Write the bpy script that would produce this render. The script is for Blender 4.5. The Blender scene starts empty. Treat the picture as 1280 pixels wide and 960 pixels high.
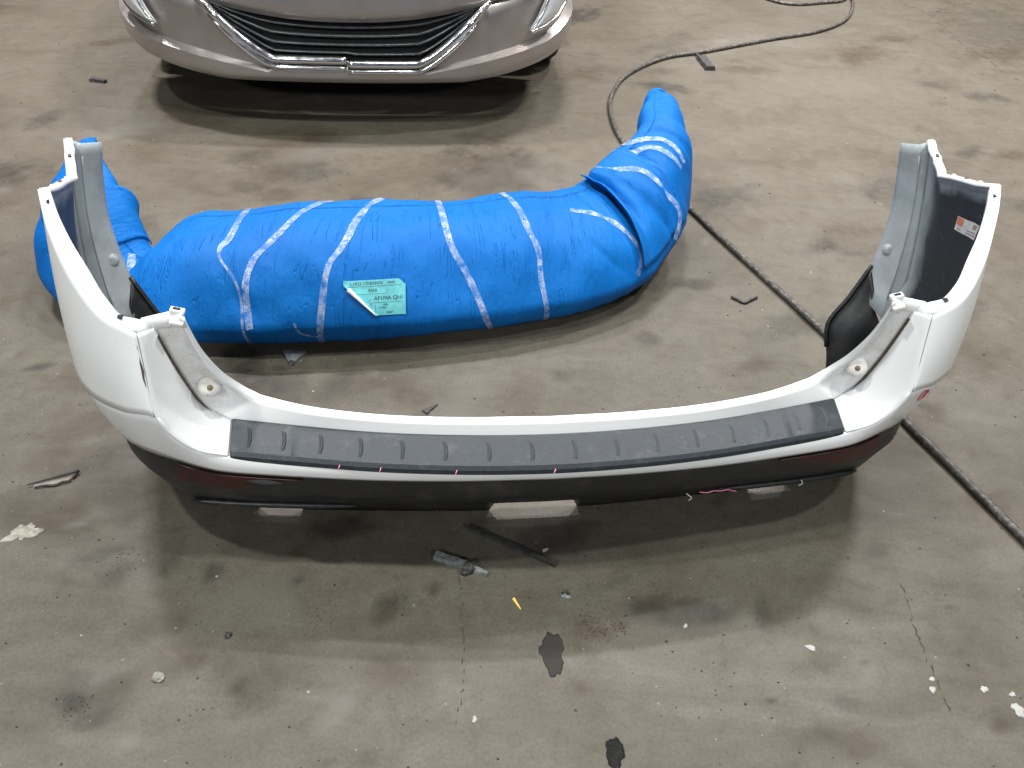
import bpy, bmesh, math, random
from mathutils import Vector, Matrix, noise
random.seed(7)
R = math.radians
scene = bpy.context.scene
COL = scene.collection

# ------------------------------------------------------------------ camera
cam_d = bpy.data.cameras.new('camera')
cam_d.sensor_width = 36.0
cam_d.lens = 1045.48 / 1280 * 36.0
cam_d.clip_end = 200
cam = bpy.data.objects.new('camera', cam_d); COL.objects.link(cam)
PITCH, ROLL, HGT = .67987, .05968, 1.366
_fw = Vector((0, math.cos(PITCH), -math.sin(PITCH))); _rt = Vector((1, 0, 0)); _up = _rt.cross(_fw)
_r = _rt * math.cos(ROLL) + _up * math.sin(ROLL); _u = _up * math.cos(ROLL) - _rt * math.sin(ROLL)
cam.matrix_world = Matrix(((_r.x, _u.x, -_fw.x, 0), (_r.y, _u.y, -_fw.y, 0), (_r.z, _u.z, -_fw.z, HGT), (0, 0, 0, 1)))
scene.camera = cam

# ------------------------------------------------------------------ world, shop lamps and added front fill
world = bpy.data.worlds.new('World'); scene.world = world; world.use_nodes = True
bg = world.node_tree.nodes['Background']
bg.inputs[0].default_value = (.86, .90, 1.0, 1); bg.inputs[1].default_value = .07

def lamp(name, loc, size, energy, color=(1, .98, .95), target=None, spread=180):
    l = bpy.data.lights.new(name, 'AREA'); l.shape = 'RECTANGLE'; l.size, l.size_y = size
    l.energy = energy; l.color = color; l.spread = R(spread)
    o = bpy.data.objects.new(name, l); COL.objects.link(o); o.location = loc
    o['kind'] = 'structure'
    if target:
        d = Vector(target) - Vector(loc); o.rotation_euler = d.to_track_quat('-Z', 'Y').to_euler()
    return o
lamp('ceiling_or_fill_lamp', (-2.3, .85, 4.6), (.30, .16), 112, (.98, 1, .95))
lamp('ceiling_or_fill_lamp', (2.5, 1.0, 4.6), (.30, .16), 92, (.97, 1, .95))
lamp('ceiling_or_fill_lamp', (-.1, .95, 4.8), (.5, .16), 72, (.97, 1, .95))
lamp('ceiling_or_fill_lamp', (-2.7, 3.9, 5.0), (.6, .16), 135, (1, .95, .95), spread=105)
lamp('ceiling_or_fill_lamp', (2.9, 4.0, 5.0), (.6, .16), 165, (1, .96, .94), spread=105)
lamp('ceiling_or_fill_lamp', (.1, 4.5, 5.0), (.6, .16), 105, (1, .95, .96), spread=105)
lamp('ceiling_or_fill_lamp', (2.4, 7.4, 5.2), (.6, .16), 190, (1, .96, .94), spread=110)
lamp('ceiling_or_fill_lamp', (-2.6, 7.2, 5.2), (.6, .16), 120, (1, .96, .95), spread=110)
lamp('ceiling_or_fill_lamp', (-2.4, -3.4, 3.4), (1.2, .3), 115, (.97, 1, 1), target=(0, 1.3, .4))  # added fill from behind the camera, brightens the upright bumper walls
lamp('ceiling_or_fill_lamp', (2.8, -3.2, 3.4), (1.2, .3), 80, (.97, 1, 1), target=(0, 1.3, .4))  # second added fill lamp, weaker, from the right behind the camera

scene.view_settings.view_transform = 'Standard'
scene.view_settings.look = 'None'
scene.view_settings.exposure = 0.12
scene.view_settings.gamma = 1.0
scene.render.engine = 'CYCLES'
scene.cycles.max_bounces = 5; scene.cycles.diffuse_bounces = 3; scene.cycles.glossy_bounces = 3; scene.cycles.transparent_max_bounces = 6

# ------------------------------------------------------------------ helpers
def tag(o, label=None, cat=None, group=None, kind=None):
    if label: o['label'] = label
    if cat: o['category'] = cat
    if group: o['group'] = group
    if kind: o['kind'] = kind
    return o
def link(name, me, mat=None, parent=None, smooth=True):
    o = bpy.data.objects.new(name, me); COL.objects.link(o)
    if mat: me.materials.append(mat)
    if parent: o.parent = parent
    if smooth:
        for p in me.polygons: p.use_smooth = True
    return o
def meshobj(name, verts, faces, mat=None, parent=None, smooth=True, uvs=None):
    me = bpy.data.meshes.new(name); me.from_pydata([tuple(v) for v in verts], [], faces); me.update()
    if uvs:
        l = me.uv_layers.new(name='UVMap')
        for p in me.polygons:
            for li in p.loop_indices: l.data[li].uv = uvs[me.loops[li].vertex_index]
    return link(name, me, mat, parent, smooth)
def empty(name, loc, rz=0):
    o = bpy.data.objects.new(name, None); COL.objects.link(o); o.location = loc; o.rotation_euler = (0, 0, rz); o.empty_display_size = .05
    return o
def solid(o, th, off=-1, bevel=0):
    m = o.modifiers.new('thick', 'SOLIDIFY'); m.thickness = th; m.offset = off
    if bevel:
        b = o.modifiers.new('bev', 'BEVEL'); b.width = bevel; b.segments = 2; b.limit_method = 'ANGLE'; b.angle_limit = R(50)
    return o
def autosmooth(o, ang=35):
    me = o.data
    try: me.set_sharp_from_angle(angle=R(ang))
    except Exception: pass
    return o
#<geo>
def V3(p): return Vector(p)
def crom(pts, n):
    P = [Vector(p) for p in pts]; out = []
    for i in range(len(P) - 1):
        a = P[i - 1] if i else P[0] * 2 - P[1]; b = P[i]; c = P[i + 1]; d = P[i + 2] if i + 2 < len(P) else P[-1] * 2 - P[-2]
        for k in range(n):
            t = k / n
            out.append(.5 * ((2 * b) + (c - a) * t + (2 * a - 5 * b + 4 * c - d) * t * t + (3 * b - a - 3 * c + d) * t ** 3))
    out.append(P[-1]); return out
def lin(pts, n):
    P = [Vector(p) for p in pts]; out = []
    for i in range(len(P) - 1):
        for k in range(n): out.append(P[i].lerp(P[i + 1], k / n))
    out.append(P[-1]); return out
#</geo>
def ruled(rails, nv, bulge=None):
    """grid between consecutive rails (each a list of equal length); returns rows"""
    rows = []
    for j in range(len(rails) - 1):
        A, B = rails[j], rails[j + 1]
        for k in range(nv):
            t = k / nv; row = []
            for i in range(len(A)):
                p = A[i].lerp(B[i], t)
                if bulge: p = p + bulge(i / (len(A) - 1), j, t)
                row.append(p)
            rows.append(row)
    rows.append(list(rails[-1])); return rows
def grid_obj(name, rows, mat, parent, mirror=0, flip=False, closed=False, uv=False, smooth=True):
    """mirror: 0 as is, 1 both halves in one mesh, -1 mirrored half only"""
    V, F, U = [], [], []
    def add(rows, fl):
        b = len(V); nr, nc = len(rows), len(rows[0])
        for a, r in enumerate(rows):
            for c, p in enumerate(r): V.append(p); U.append((c / (nc - 1), a / (nr - 1)))
        for a in range(nr - 1):
            for c in range(nc - 1 + (1 if closed else 0)):
                c2 = (c + 1) % nc
                q = (b + a * nc + c, b + a * nc + c2, b + (a + 1) * nc + c2, b + (a + 1) * nc + c)
                F.append(q[::-1] if fl else q)
    if mirror >= 0: add(rows, flip)
    if mirror != 0: add([[Vector((-p.x, p.y, p.z)) for p in r] for r in rows], not flip)
    o = meshobj(name, V, F, mat, parent, smooth, U if uv else None)
    if mirror == 1:
        bm = bmesh.new(); bm.from_mesh(o.data); bmesh.ops.remove_doubles(bm, verts=bm.verts, dist=.0004); bm.to_mesh(o.data); bm.free()
    return o
def tube(name, pts, rad, mat, parent=None, seg=8, flat=None):
    P = [Vector(p) for p in pts]; V, F = [], []; n = len(P)
    up0 = Vector((0, 0, 1))
    for i, p in enumerate(P):
        t = (P[min(i + 1, n - 1)] - P[max(i - 1, 0)]).normalized()
        s = t.cross(up0)
        if s.length < 1e-4: s = Vector((1, 0, 0))
        s.normalize(); u = s.cross(t)
        r = rad[i] if isinstance(rad, (list, tuple)) else rad
        for k in range(seg):
            a = 2 * math.pi * k / seg
            V.append(p + s * math.cos(a) * r + u * math.sin(a) * r * (flat or 1))
    for i in range(n - 1):
        for k in range(seg):
            k2 = (k + 1) % seg; F.append((i * seg + k, i * seg + k2, (i + 1) * seg + k2, (i + 1) * seg + k))
    F.append(tuple(range(seg))[::-1]); F.append(tuple((n - 1) * seg + k for k in range(seg)))
    return meshobj(name, V, F, mat, parent)
def boxobj(name, c, s, mat, parent=None, rot=None, bevel=0):
    x, y, z = [v / 2 for v in s]
    V = [Vector((a * x, b * y, d * z)) for d in (-1, 1) for b in (-1, 1) for a in (-1, 1)]
    m = rot if rot else Matrix.Identity(3)
    V = [m @ v + Vector(c) for v in V]
    F = [(0, 2, 3, 1), (4, 5, 7, 6), (0, 1, 5, 4), (2, 6, 7, 3), (0, 4, 6, 2), (1, 3, 7, 5)]
    o = meshobj(name, V, F, mat, parent, smooth=False)
    if bevel:
        b = o.modifiers.new('bev', 'BEVEL'); b.width = bevel; b.segments = 2
    return o
def blob_plate(name, c, rx, ry, th, mat, parent=None, rz=0, rough=.3, n=28, seed=0, z=0, dome=.5):
    """irregular flat flake with thickness, rounded top"""
    rn = random.Random(seed); ph = [rn.uniform(0, 6.28) for _ in range(4)]
    def rad(a): return 1 + rough * (.5 * math.sin(2 * a + ph[0]) + .35 * math.sin(3 * a + ph[1]) + .3 * math.sin(5 * a + ph[2]) + .22 * math.sin(9 * a + ph[3]) + .10 * math.sin(17 * a + ph[0]))
    V, F = [], []
    ca, sa = math.cos(rz), math.sin(rz)
    for s, zz in ((1, 0), (1, th * dome), (.86, th), (.45, th)):
        for k in range(n):
            a = 2 * math.pi * k / n; r = rad(a) * s; x, y = rx * r * math.cos(a), ry * r * math.sin(a)
            V.append((c[0] + ca * x - sa * y, c[1] + sa * x + ca * y, z + zz))
    V.append((c[0], c[1], z + th))
    for j in range(3):
        for k in range(n):
            k2 = (k + 1) % n; F.append((j * n + k, j * n + k2, (j + 1) * n + k2, (j + 1) * n + k))
    for k in range(n): F.append((3 * n + k, 3 * n + (k + 1) % n, 4 * n))
    return meshobj(name, V, F, mat, parent)

# ------------------------------------------------------------------ materials
class NT:
    def __init__(s, name):
        s.m = bpy.data.materials.new(name); s.m.use_nodes = True; s.t = s.m.node_tree; s.b = s.t.nodes['Principled BSDF']
        s.g = None
    def n(s, t, **k):
        o = s.t.nodes.new(t)
        for a, v in k.items(): setattr(o, a, v)
        return o
    def l(s, a, b): s.t.links.new(a, b)
    def noise(s, vec, scale, detail=5, rough=.6, dist=0):
        o = s.n('ShaderNodeTexNoise'); o.inputs['Scale'].default_value = scale; o.inputs['Detail'].default_value = detail
        o.inputs['Roughness'].default_value = rough; o.inputs['Distortion'].default_value = dist
        if vec: s.l(vec, o.inputs['Vector'])
        return o.outputs['Fac']
    def ramp(s, fac, stops, interp='LINEAR'):
        o = s.n('ShaderNodeValToRGB'); e = o.color_ramp; e.interpolation = interp
        while len(e.elements) > len(stops): e.elements.remove(e.elements[-1])
        while len(e.elements) < len(stops): e.elements.new(1)
        for el, (p, c) in zip(e.elements, stops):
            el.position = p; el.color = c if len(c) == 4 else (*c, 1)
        s.l(fac, o.inputs['Fac']); return o.outputs['Color']
    def mix(s, fac, a, b, mode='MIX'):
        o = s.n('ShaderNodeMix', data_type='RGBA', blend_type=mode)
        for sock, v in ((o.inputs[0], fac), (o.inputs[6], a), (o.inputs[7], b)):
            if hasattr(v, 'is_linked'): s.l(v, sock)
            else: sock.default_value = v if not isinstance(v, tuple) or len(v) == 4 else (*v, 1)
        return o.outputs[2]
    def math(s, op, a, b=0.0, c=None, clamp=False):
        o = s.n('ShaderNodeMath', operation=op, use_clamp=clamp)
        for sock, v in zip(o.inputs, (a, b) if c is None else (a, b, c)):
            if hasattr(v, 'is_linked'): s.l(v, sock)
            else: sock.default_value = v
        return o.outputs[0]
    def bump(s, h, strength, dist=.01):
        o = s.n('ShaderNodeBump'); o.inputs['Strength'].default_value = strength; o.inputs['Distance'].default_value = dist
        s.l(h, o.inputs['Height'])
        if s.g: s.l(s.g, o.inputs['Normal'])
        s.g = o.outputs['Normal']; s.l(s.g, s.b.inputs['Normal'])
    def obj(s): return s.n('ShaderNodeTexCoord').outputs['Object']
    def pos(s): return s.n('ShaderNodeNewGeometry').outputs['Position']
    def set(s, **k):
        for a, v in k.items():
            i = s.b.inputs[a.replace('_', ' ')]
            if hasattr(v, 'is_linked'): s.l(v, i)
            else: i.default_value = v if not isinstance(v, tuple) or len(v) == 4 else (*v, 1)
        return s
g3 = lambda v: (v, v, v, 1)

def simple(name, col, rough=.5, metal=0, var=.15, scale=40, bump=0, coat=0, dirt=None):
    t = NT(name); o = t.obj(); f = t.noise(o, scale, 6)
    c = t.mix(t.ramp(f, [(.3, g3(0)), (.7, g3(1))]), tuple(v * (1 - var) for v in col), tuple(min(1, v * (1 + var)) for v in col))
    if dirt:
        d = t.ramp(t.noise(o, dirt[1], 7, .7), [(dirt[2], g3(0)), (dirt[3], g3(1))]); c = t.mix(t.math('MULTIPLY', d, dirt[4] if len(dirt) > 4 else 1.0), c, dirt[0])
    t.set(Base_Color=c, Metallic=metal)
    rr = t.ramp(f, [(.2, g3(max(0, rough - .08))), (.8, g3(min(1, rough + .1)))]); t.l(rr, t.b.inputs['Roughness'])
    if coat: t.set(Coat_Weight=coat, Coat_Roughness=.08)
    if bump: t.bump(t.noise(o, scale * 2.5, 5), bump, .003)
    return t.m

# ------------------------------------------------------------------ floor

def floor_material():
    t = NT('stained_concrete'); p = t.pos()
    big = t.noise(p, .55, 3, .55); mid = t.noise(p, 2.6, 4, .60, .4); fine = t.noise(p, 24, 4, .68)
    c = t.ramp(mid, [(.28, (.122, .103, .077)), (.45, (.160, .142, .112)), (.60, (.180, .162, .131)), (.78, (.205, .189, .159))])
    c = t.mix(t.ramp(big, [(.35, g3(.0)), (.65, g3(.65))]), c, (.172, .157, .122, 1))
    mp = t.n('ShaderNodeMapping'); mp.inputs['Rotation'].default_value = (0, 0, R(24)); mp.inputs['Scale'].default_value = (1.0, 3.4, 1); t.l(p, mp.inputs['Vector'])
    st = t.noise(mp.outputs[0], 3.2, 4, .60, .8)
    c = t.mix(t.ramp(st, [(.48, g3(0)), (.74, g3(.30))]), c, (.095, .078, .058, 1))
    c = t.mix(t.ramp(st, [(.28, g3(.2)), (.42, g3(0))]), c, (.26, .245, .215, 1))
    c = t.mix(t.ramp(fine, [(.30, g3(.36)), (.48, g3(0))]), c, (.085, .068, .050, 1))
    c = t.mix(t.ramp(fine, [(.60, g3(0)), (.78, g3(.22))]), c, (.30, .29, .26, 1))
    mot = t.noise(p, 9, 4, .68, 1.0); c = t.mix(t.ramp(mot, [(.34, g3(.26)), (.52, g3(0))]), c, (.088, .070, .050, 1)); c = t.mix(t.ramp(mot, [(.56, g3(0)), (.76, g3(.20))]), c, (.25, .235, .205, 1))
    gr_ = t.noise(p, 150, 2, .7); c = t.mix(.5, c, t.ramp(gr_, [(.25, g3(.30)), (.75, g3(.70))]), 'OVERLAY')
    at = t.n('ShaderNodeAttribute'); at.attribute_name = 'stain_shade'
    ex = t.n('ShaderNodeSeparateColor'); t.l(at.outputs['Color'], ex.inputs[0])
    brk = t.ramp(fine, [(.30, g3(1)), (.72, g3(.45))])
    c = t.mix(t.math('MULTIPLY', ex.outputs[0], brk), c, (.038, .034, .028, 1))
    c = t.mix(t.math('MULTIPLY', ex.outputs[1], brk), c, (.085, .060, .038, 1))
    c = t.mix(t.math('MULTIPLY', ex.outputs[2], brk), c, (.235, .228, .205, 1))
    vor = t.n('ShaderNodeTexVoronoi'); vor.inputs['Scale'].default_value = 34; t.l(p, vor.inputs['Vector'])
    sc = t.n('ShaderNodeSeparateColor'); t.l(vor.outputs['Color'], sc.inputs[0])
    sp = t.math('MULTIPLY', t.math('LESS_THAN', vor.outputs['Distance'], t.math('MULTIPLY', sc.outputs[1], .13)), t.math('GREATER_THAN', sc.outputs[0], .88))
    c = t.mix(sp, c, t.mix(t.math('GREATER_THAN', sc.outputs[2], .66), (.04, .034, .028, 1), (.42, .40, .37, 1)))
    v2 = t.n('ShaderNodeTexVoronoi'); v2.inputs['Scale'].default_value = 85; t.l(p, v2.inputs['Vector']); s2 = t.n('ShaderNodeSeparateColor'); t.l(v2.outputs['Color'], s2.inputs[0])
    sp2 = t.math('MULTIPLY', t.math('LESS_THAN', v2.outputs['Distance'], t.math('MULTIPLY', s2.outputs[1], .22)), t.math('GREATER_THAN', t.math('ADD', s2.outputs[0], t.math('MULTIPLY', mot, -.5)), .66))
    c = t.mix(t.math('MULTIPLY', sp2, .8), c, t.mix(t.math('GREATER_THAN', s2.outputs[2], .75), (.055, .045, .036, 1), (.33, .32, .29, 1)))
    c = t.mix(1.0, c, (.565, .560, .545, 1), 'MULTIPLY')
    t.set(Base_Color=c)
    t.l(t.ramp(st, [(.3, g3(.44)), (.7, g3(.60))]), t.b.inputs['Roughness'])
    t.b.inputs['Specular IOR Level'].default_value = .35
    t.bump(fine, .14, .003)
    return t.m
MF = floor_material()
# (x, y, half length, half width, angle deg, strength, channel 0 oil and one painted shadow, 1 brown, 2 pale)
BLOT = [(-1.21, 1.643, .045, .022, 20, .85, 0), (-1.06, 1.60, .12, .08, 20, .55, 1), (-.99, 1.46, .14, .08, 30, .55, 1), (-1.02, 2.96, .10, .08, 0, .45, 0), (-.831, 3.148, .06, .05, 0, .5, 0), (-.108, 2.954, .20, .30, 0, .75, 0), (-.20, 2.90, .35, .25, 10, .35, 1), (-.937, 2.944, .16, .25, 0, .45, 1), (-.215, 1.60, .11, .05, 10, .55, 1), (-.33, 1.66, .09, .05, 0, .5, 1), (-.574, 1.038, .022, .036, 10, .75, 0), (-.671, 1.041, .016, .055, -15, .5, 0),
        (.798, 1.194, .030, .016, 10, .85, 0), (.79, 1.18, .07, .045, 0, .5, 1), (-.66, 1.64, .15, .10, 20, .85, 0), (-.72, 1.57, .10, .08, 0, .5, 1), (-.816, 3.15, .13, .10, 0, .6, 1), (-.80, 1.07, .05, .03, 30, .7, 0), (-.75, 1.02, .035, .02, 40, .65, 0), (-.72, 1.06, .08, .05, 0, .4, 0), (-.716, .745, .03, .02, 0, .75, 0), (-.70, .76, .07, .05, 0, .4, 0), (-.68, .715, .05, .02, 10, .7, 0),  # the large strong blot is shadow inside the bumper's left, painted into the floor
        (-1.044, 1.161, .10, .08, 0, .4, 1), (-.98, 1.33, .12, .06, 20, .5, 1), (-.86, 1.25, .14, .08, 35, .5, 1), (-1.911, 3.186, .06, .10, 0, .6, 0), (1.234, 1.99, .22, .12, -30, .5, 1), (1.194, 2.648, .22, .06, 10, .5, 1), (1.10, 2.50, .12, .03, -20, .6, 0), (1.35, 2.35, .16, .10, 0, .35, 1),
        (.19, .955, .04, .025, 0, .7, 1), (.235, .97, .018, .02, 0, .75, 1), (.15, .93, .04, .03, 0, .45, 1), (-.328, 1.26, .20, .08, 0, .35, 1), (-.57, .83, .05, .06, 0, .55, 1), (-.56, .83, .03, .02, 30, .5, 0), (-.348, 2.459, .25, .18, 0, .4, 1), (-.40, 1.03, .014, .012, 0, .8, 0), (-.20, 1.05, .012, .012, 0, .7, 1), (-.13, 1.03, .016, .02, 0, .75, 1),
        (-.22, .955, .025, .025, 0, .6, 1), (.52, 1.02, .015, .05, -10, .5, 0), (.62, .95, .05, .07, 0, .4, 1), (.60, .91, .06, .03, 10, .35, 0), (-.9, 2.55, .25, .2, 0, .35, 1), (1.55, 3.3, .3, .10, -15, .4, 1), (1.9, 2.9, .22, .08, -15, .4, 0), (.9, 3.2, .3, .08, 10, .3, 1), (-1.7, 2.6, .3, .2, 0, .35, 1),
        (1.02, 1.55, .14, .10, 0, .4, 1), (1.08, 1.70, .05, .02, -40, .55, 0), (.55, 2.85, .06, .05, 0, .5, 1), (2.9, 5.1, .6, .9, 0, .35, 0), (.95, .92, .12, .14, 0, .3, 1), (.25, 2.75, .10, .08, 0, .6, 0), (-1.35, 3.3, .2, .15, 0, .35, 1), (.91, 1.06, .012, .009, 0, .8, 0), (.885, .955, .012, .009, 0, .85, 0), (.585, .985, .008, .006, 0, .85, 0), (.70, .92, .008, .006, 0, .6, 0), (.42, .90, .008, .012, 0, .85, 0),
        (.405, .845, .006, .008, 0, .85, 0), (.50, .83, .006, .005, 0, .8, 0), (.60, .70, .009, .007, 0, .85, 0), (.40, .99, .03, .012, 0, .4, 0), (.47, 1.0, .04, .02, 0, .35, 2), (.25, 1.08, .10, .02, 30, .25, 0), (.30, 1.02, .09, .015, 40, .3, 0), (-.45, .98, .08, .06, 0, .35, 2), (.30, .90, .12, .10, 0, .3, 2), (-.05, .86, .12, .08, 0, .25, 2), (-.33, 1.53, .012, .010, 0, .8, 0), (.04, 1.66, .05, .10, 0, .4, 1), (.1, 2.9, .4, .2, 10, .3, 2), (1.5, 4.2, .8, .3, 20, .25, 2), (-.8, .98, .10, .05, 20, .4, 1), (-.66, .90, .07, .04, 30, .5, 1)]
_rn = random.Random(77)
for _i in range(260):
    _y = .5 + 4.6 * _rn.random() ** 1.5; _x = (_rn.random() * 2 - 1) * (.45 + .68 * _y); _s = (.02 + .10 * _rn.random() ** 2) * (.5 + .45 * _y)
    BLOT.append((_x, _y, _s, _s * _rn.uniform(.25, .8), 24 + _rn.uniform(-40, 40), _rn.uniform(.25, .8), _rn.choice((0, 0, 1, 1, 2))))
xs_ = [-14, -8, -5] + [-3.4 + .015 * i for i in range(int(7.0 / .015) + 1)] + [5, 8, 14]
ys_ = [-4, -1, .3] + [.5 + .010 * i for i in range(190)] + [2.4 + .03 * i for i in range(130)] + [7, 10, 22]
NXF, NYF = len(xs_), len(ys_)
stain_shade = [[0.0, 0.0, 0.0] for _ in range(NXF * NYF)]
import bisect
for (bx_, by_, la, lb, an, k, ch) in BLOT:
    k = min(.95, k * (1.3 if ch < 2 else 1.0))
    ca_, sa_ = math.cos(R(an)), math.sin(R(an)); ext = max(la, lb) * 1.9
    i0, i1 = bisect.bisect(xs_, bx_ - ext), bisect.bisect(xs_, bx_ + ext); j0, j1 = bisect.bisect(ys_, by_ - ext), bisect.bisect(ys_, by_ + ext)
    for j in range(j0, j1):
        for i in range(i0, i1):
            dx, dy = xs_[i] - bx_, ys_[j] - by_; a = (ca_ * dx + sa_ * dy) / la; b = (-sa_ * dx + ca_ * dy) / lb
            w = noise.noise(Vector((xs_[i] * 11, ys_[j] * 11, bx_ * 7))) * .55 + noise.noise(Vector((xs_[i] * 34, ys_[j] * 34, by_ * 5))) * .35
            f = max(0, min(1, 1.25 - math.hypot(a, b) - w)); f = f * f * (3 - 2 * f) * k
            if f > 0:
                q = stain_shade[j * NXF + i]; q[ch] = 1 - (1 - q[ch]) * (1 - f)
floor = meshobj('floor', [(x, y, 0) for y in ys_ for x in xs_], [(j * NXF + i, j * NXF + i + 1, (j + 1) * NXF + i + 1, (j + 1) * NXF + i) for j in range(NYF - 1) for i in range(NXF - 1)], MF, smooth=False); tag(floor, kind='structure')
_ca = floor.data.attributes.new('stain_shade', 'FLOAT_COLOR', 'POINT'); _ca.data.foreach_set('color', [v for q in stain_shade for v in (q[0], q[1], q[2], 1.0)])
M_CRACK = simple('crack_dirt', (.070, .062, .050), .9, bump=.4)
def crack(pts, w, seed):
    rn = random.Random(seed); P = lin([(*p, .0) for p in pts], 14); V, F = [], []
    for i, p in enumerate(P):
        q = P[min(i + 1, len(P) - 1)] - P[max(i - 1, 0)]; s = Vector((-q.y, q.x, 0)).normalized()
        j = s * rn.uniform(-1, 1) * w * .9; ww = w * rn.choice((0, .1, .2, .35, .7)) * .5
        V += [p + j + s * ww + Vector((0, 0, .0015)), p + j + Vector((0, 0, .0022)), p + j - s * ww + Vector((0, 0, .0015))]
    for i in range(len(P) - 1):
        a = i * 3
        if rn.random() < .35: continue
        F += [(a, a + 3, a + 4, a + 1), (a + 1, a + 4, a + 5, a + 2)]
    meshobj('crack', V, F, M_CRACK, floor, smooth=False)
crack([(.826, 1.112), (.816, .996), (.818, .892), (.822, .821)], .004, 1)
crack([(-.088, 1.085), (-.072, .988), (-.055, .834), (-.061, .75)], .004, 2)
crack([(2.265, 5.974), (2.459, 5.623), (2.438, 4.921), (2.519, 4.298), (2.65, 3.6)], .022, 3)
crack([(2.459, 5.623), (2.85, 5.95)], .022, 4)

M_PAINT = simple('white_paint_drop', (.34, .34, .325), .55)
for i, (x, y, rx, ry) in enumerate([(.598, .945, .009, .007), (.811, .893, .005, .005), (.804, .871, .007, .006), (.902, .878, .007, .007), (.951, .871, .006, .005), (.949, .840, .012, .012), (.363, .977, .004, .005), (.09, 1.145, .006, .004), (-.03, .76, .007, .004)]):
    blob_plate('paint_spot', (x, y), rx, ry, .0022, M_PAINT, floor, rz=i, rough=.35, seed=40 + i)

# ------------------------------------------------------------------ white bumper cover
def white_paint():
    t = NT('white_paint'); o = t.obj()
    d = t.ramp(t.noise(o, 9, 8, .7), [(.52, g3(0)), (.78, g3(.25))])
    c = t.mix(d, (.87, .885, .90, 1), (.74, .73, .70, 1))
    sp = t.ramp(t.noise(o, 120, 4, .6), [(.70, g3(0)), (.76, g3(.5))]); c = t.mix(sp, c, (.45, .42, .36, 1))
    t.set(Base_Color=c, Roughness=.32, Coat_Weight=.5, Coat_Roughness=.10)
    t.bump(t.noise(o, 300, 2), .02, .001); return t.m
def pocket_paint(fade=False):
    t = NT('grimy_white_paint'); o = t.obj()
    d = t.ramp(t.noise(o, 26, 8, .72, .6), [(.40, g3(.1)), (.72, g3(.75))])
    fd = 1.0
    if fade:
        uv = t.n('ShaderNodeTexCoord').outputs['UV']; sx = t.n('ShaderNodeSeparateXYZ'); t.l(uv, sx.inputs[0]); fd = t.ramp(sx.outputs[0], [(.26, g3(1)), (.54, g3(0))]); d = t.math('MULTIPLY', d, fd)
    c = t.mix(d, (.79, .80, .81, 1) if fade else (.70, .69, .68, 1), (.46, .42, .37, 1))
    sp = t.math('MULTIPLY', t.ramp(t.noise(o, 130, 5, .65), [(.62, g3(0)), (.70, g3(.8))]), fd); c = t.mix(sp, c, (.16, .12, .09, 1))
    t.set(Base_Color=c, Roughness=.55); t.bump(t.noise(o, 200, 4), .15, .001); return t.m
M_WHITE = white_paint(); M_POCKET = pocket_paint(); M_POCKETF = pocket_paint(True)
M_PAD = simple('charcoal_plastic', (.024, .031, .040), .48, var=.2, scale=60, bump=.35, dirt=((.13, .14, .15, 1), 30, .56, .78, .55))
M_BLACK = simple('black_plastic', (.015, .0155, .017), .42, var=.25, scale=30, bump=.2, dirt=((.09, .085, .078, 1), 14, .52, .75, .5))
M_GROOVE = simple('grime', (.10, .075, .055), .95, var=.5, scale=150, bump=.5)
M_DARK = simple('dark_hole', (.012, .012, .013), .8)
M_RED = simple('red_reflector', (.038, .005, .005), .36, var=.35, scale=50, coat=.1, dirt=((.012, .008, .008, 1), 18, .45, .7, .8))
M_GREYP = simple('grey_primer', (.34, .375, .40), .42, var=.12, scale=14, coat=.15, dirt=((.17, .18, .18, 1), 9, .50, .72, .6))
def lining():
    t = NT('oversprayed_inner_plastic'); uv = t.n('ShaderNodeTexCoord').outputs['UV']; s = t.n('ShaderNodeSeparateXYZ'); t.l(uv, s.inputs[0]); o = t.obj()
    n = t.math('MULTIPLY', t.math('SUBTRACT', t.noise(o, 12, 6), .5), .14)
    a = t.ramp(t.math('ADD', s.outputs[0], n), [(.86, g3(0)), (.98, g3(1))])
    b = t.ramp(t.math('ADD', s.outputs[1], n), [(.90, g3(0)), (.97, g3(.9))])
    f = t.math('MAXIMUM', a, t.math('MULTIPLY', b, t.ramp(s.outputs[0], [(.55, g3(0)), (.68, g3(1))])))
    c = t.mix(f, (.016, .018, .018, 1), (.36, .40, .43, 1))
    c = t.mix(t.ramp(t.noise(o, 40, 6), [(.6, g3(0)), (.75, g3(.18))]), c, (.3, .3, .3, 1))
    t.set(Base_Color=c, Roughness=.5); t.bump(t.noise(o, 25, 4), .1, .003); return t.m
M_LINING = lining()

BX = empty('rear_bumper', (.07681, 1.16437, 0), .14305)
tag(BX, 'scuffed white and black rear bumper cover with charcoal step pad, standing on the concrete', 'bumper')
NSEG = 8
# upper edge of the front face: deck edge at the middle, up to the ridge foot, then the crease round the corner to the wheel arch
Kp = [(0, -.068, .284), (.16, -.063, .284), (.316, -.046, .284), (.46, -.024, .285), (.59, -.003, .287), (.64, .0, .300), (.675, .0, .335), (.698, .004, .381), (.76, .035, .372), (.83, .093, .362), (.875, .165, .36), (.91, .287, .36), (.935, .40, .355), (.946, .475, .338)]
Bp = [(0, -.060, .25), (.16, -.056, .25), (.316, -.045, .25), (.46, -.027, .25), (.59, -.006, .249), (.645, .012, .247), (.70, .040, .243), (.735, .060, .238), (.775, .090, .23), (.82, .135, .222), (.85, .19, .22), (.875, .28, .22), (.89, .38, .22), (.892, .44, .22)]
K = crom(Kp, NSEG); B = crom(Bp, NSEG)
def bulF(u, j, t): return Vector((.004 * u, -.003, 0)) * math.sin(math.pi * t)
front = grid_obj('front_face', ruled([K, B], 6, bulF), M_WHITE, BX, 1, flip=True)
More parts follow.
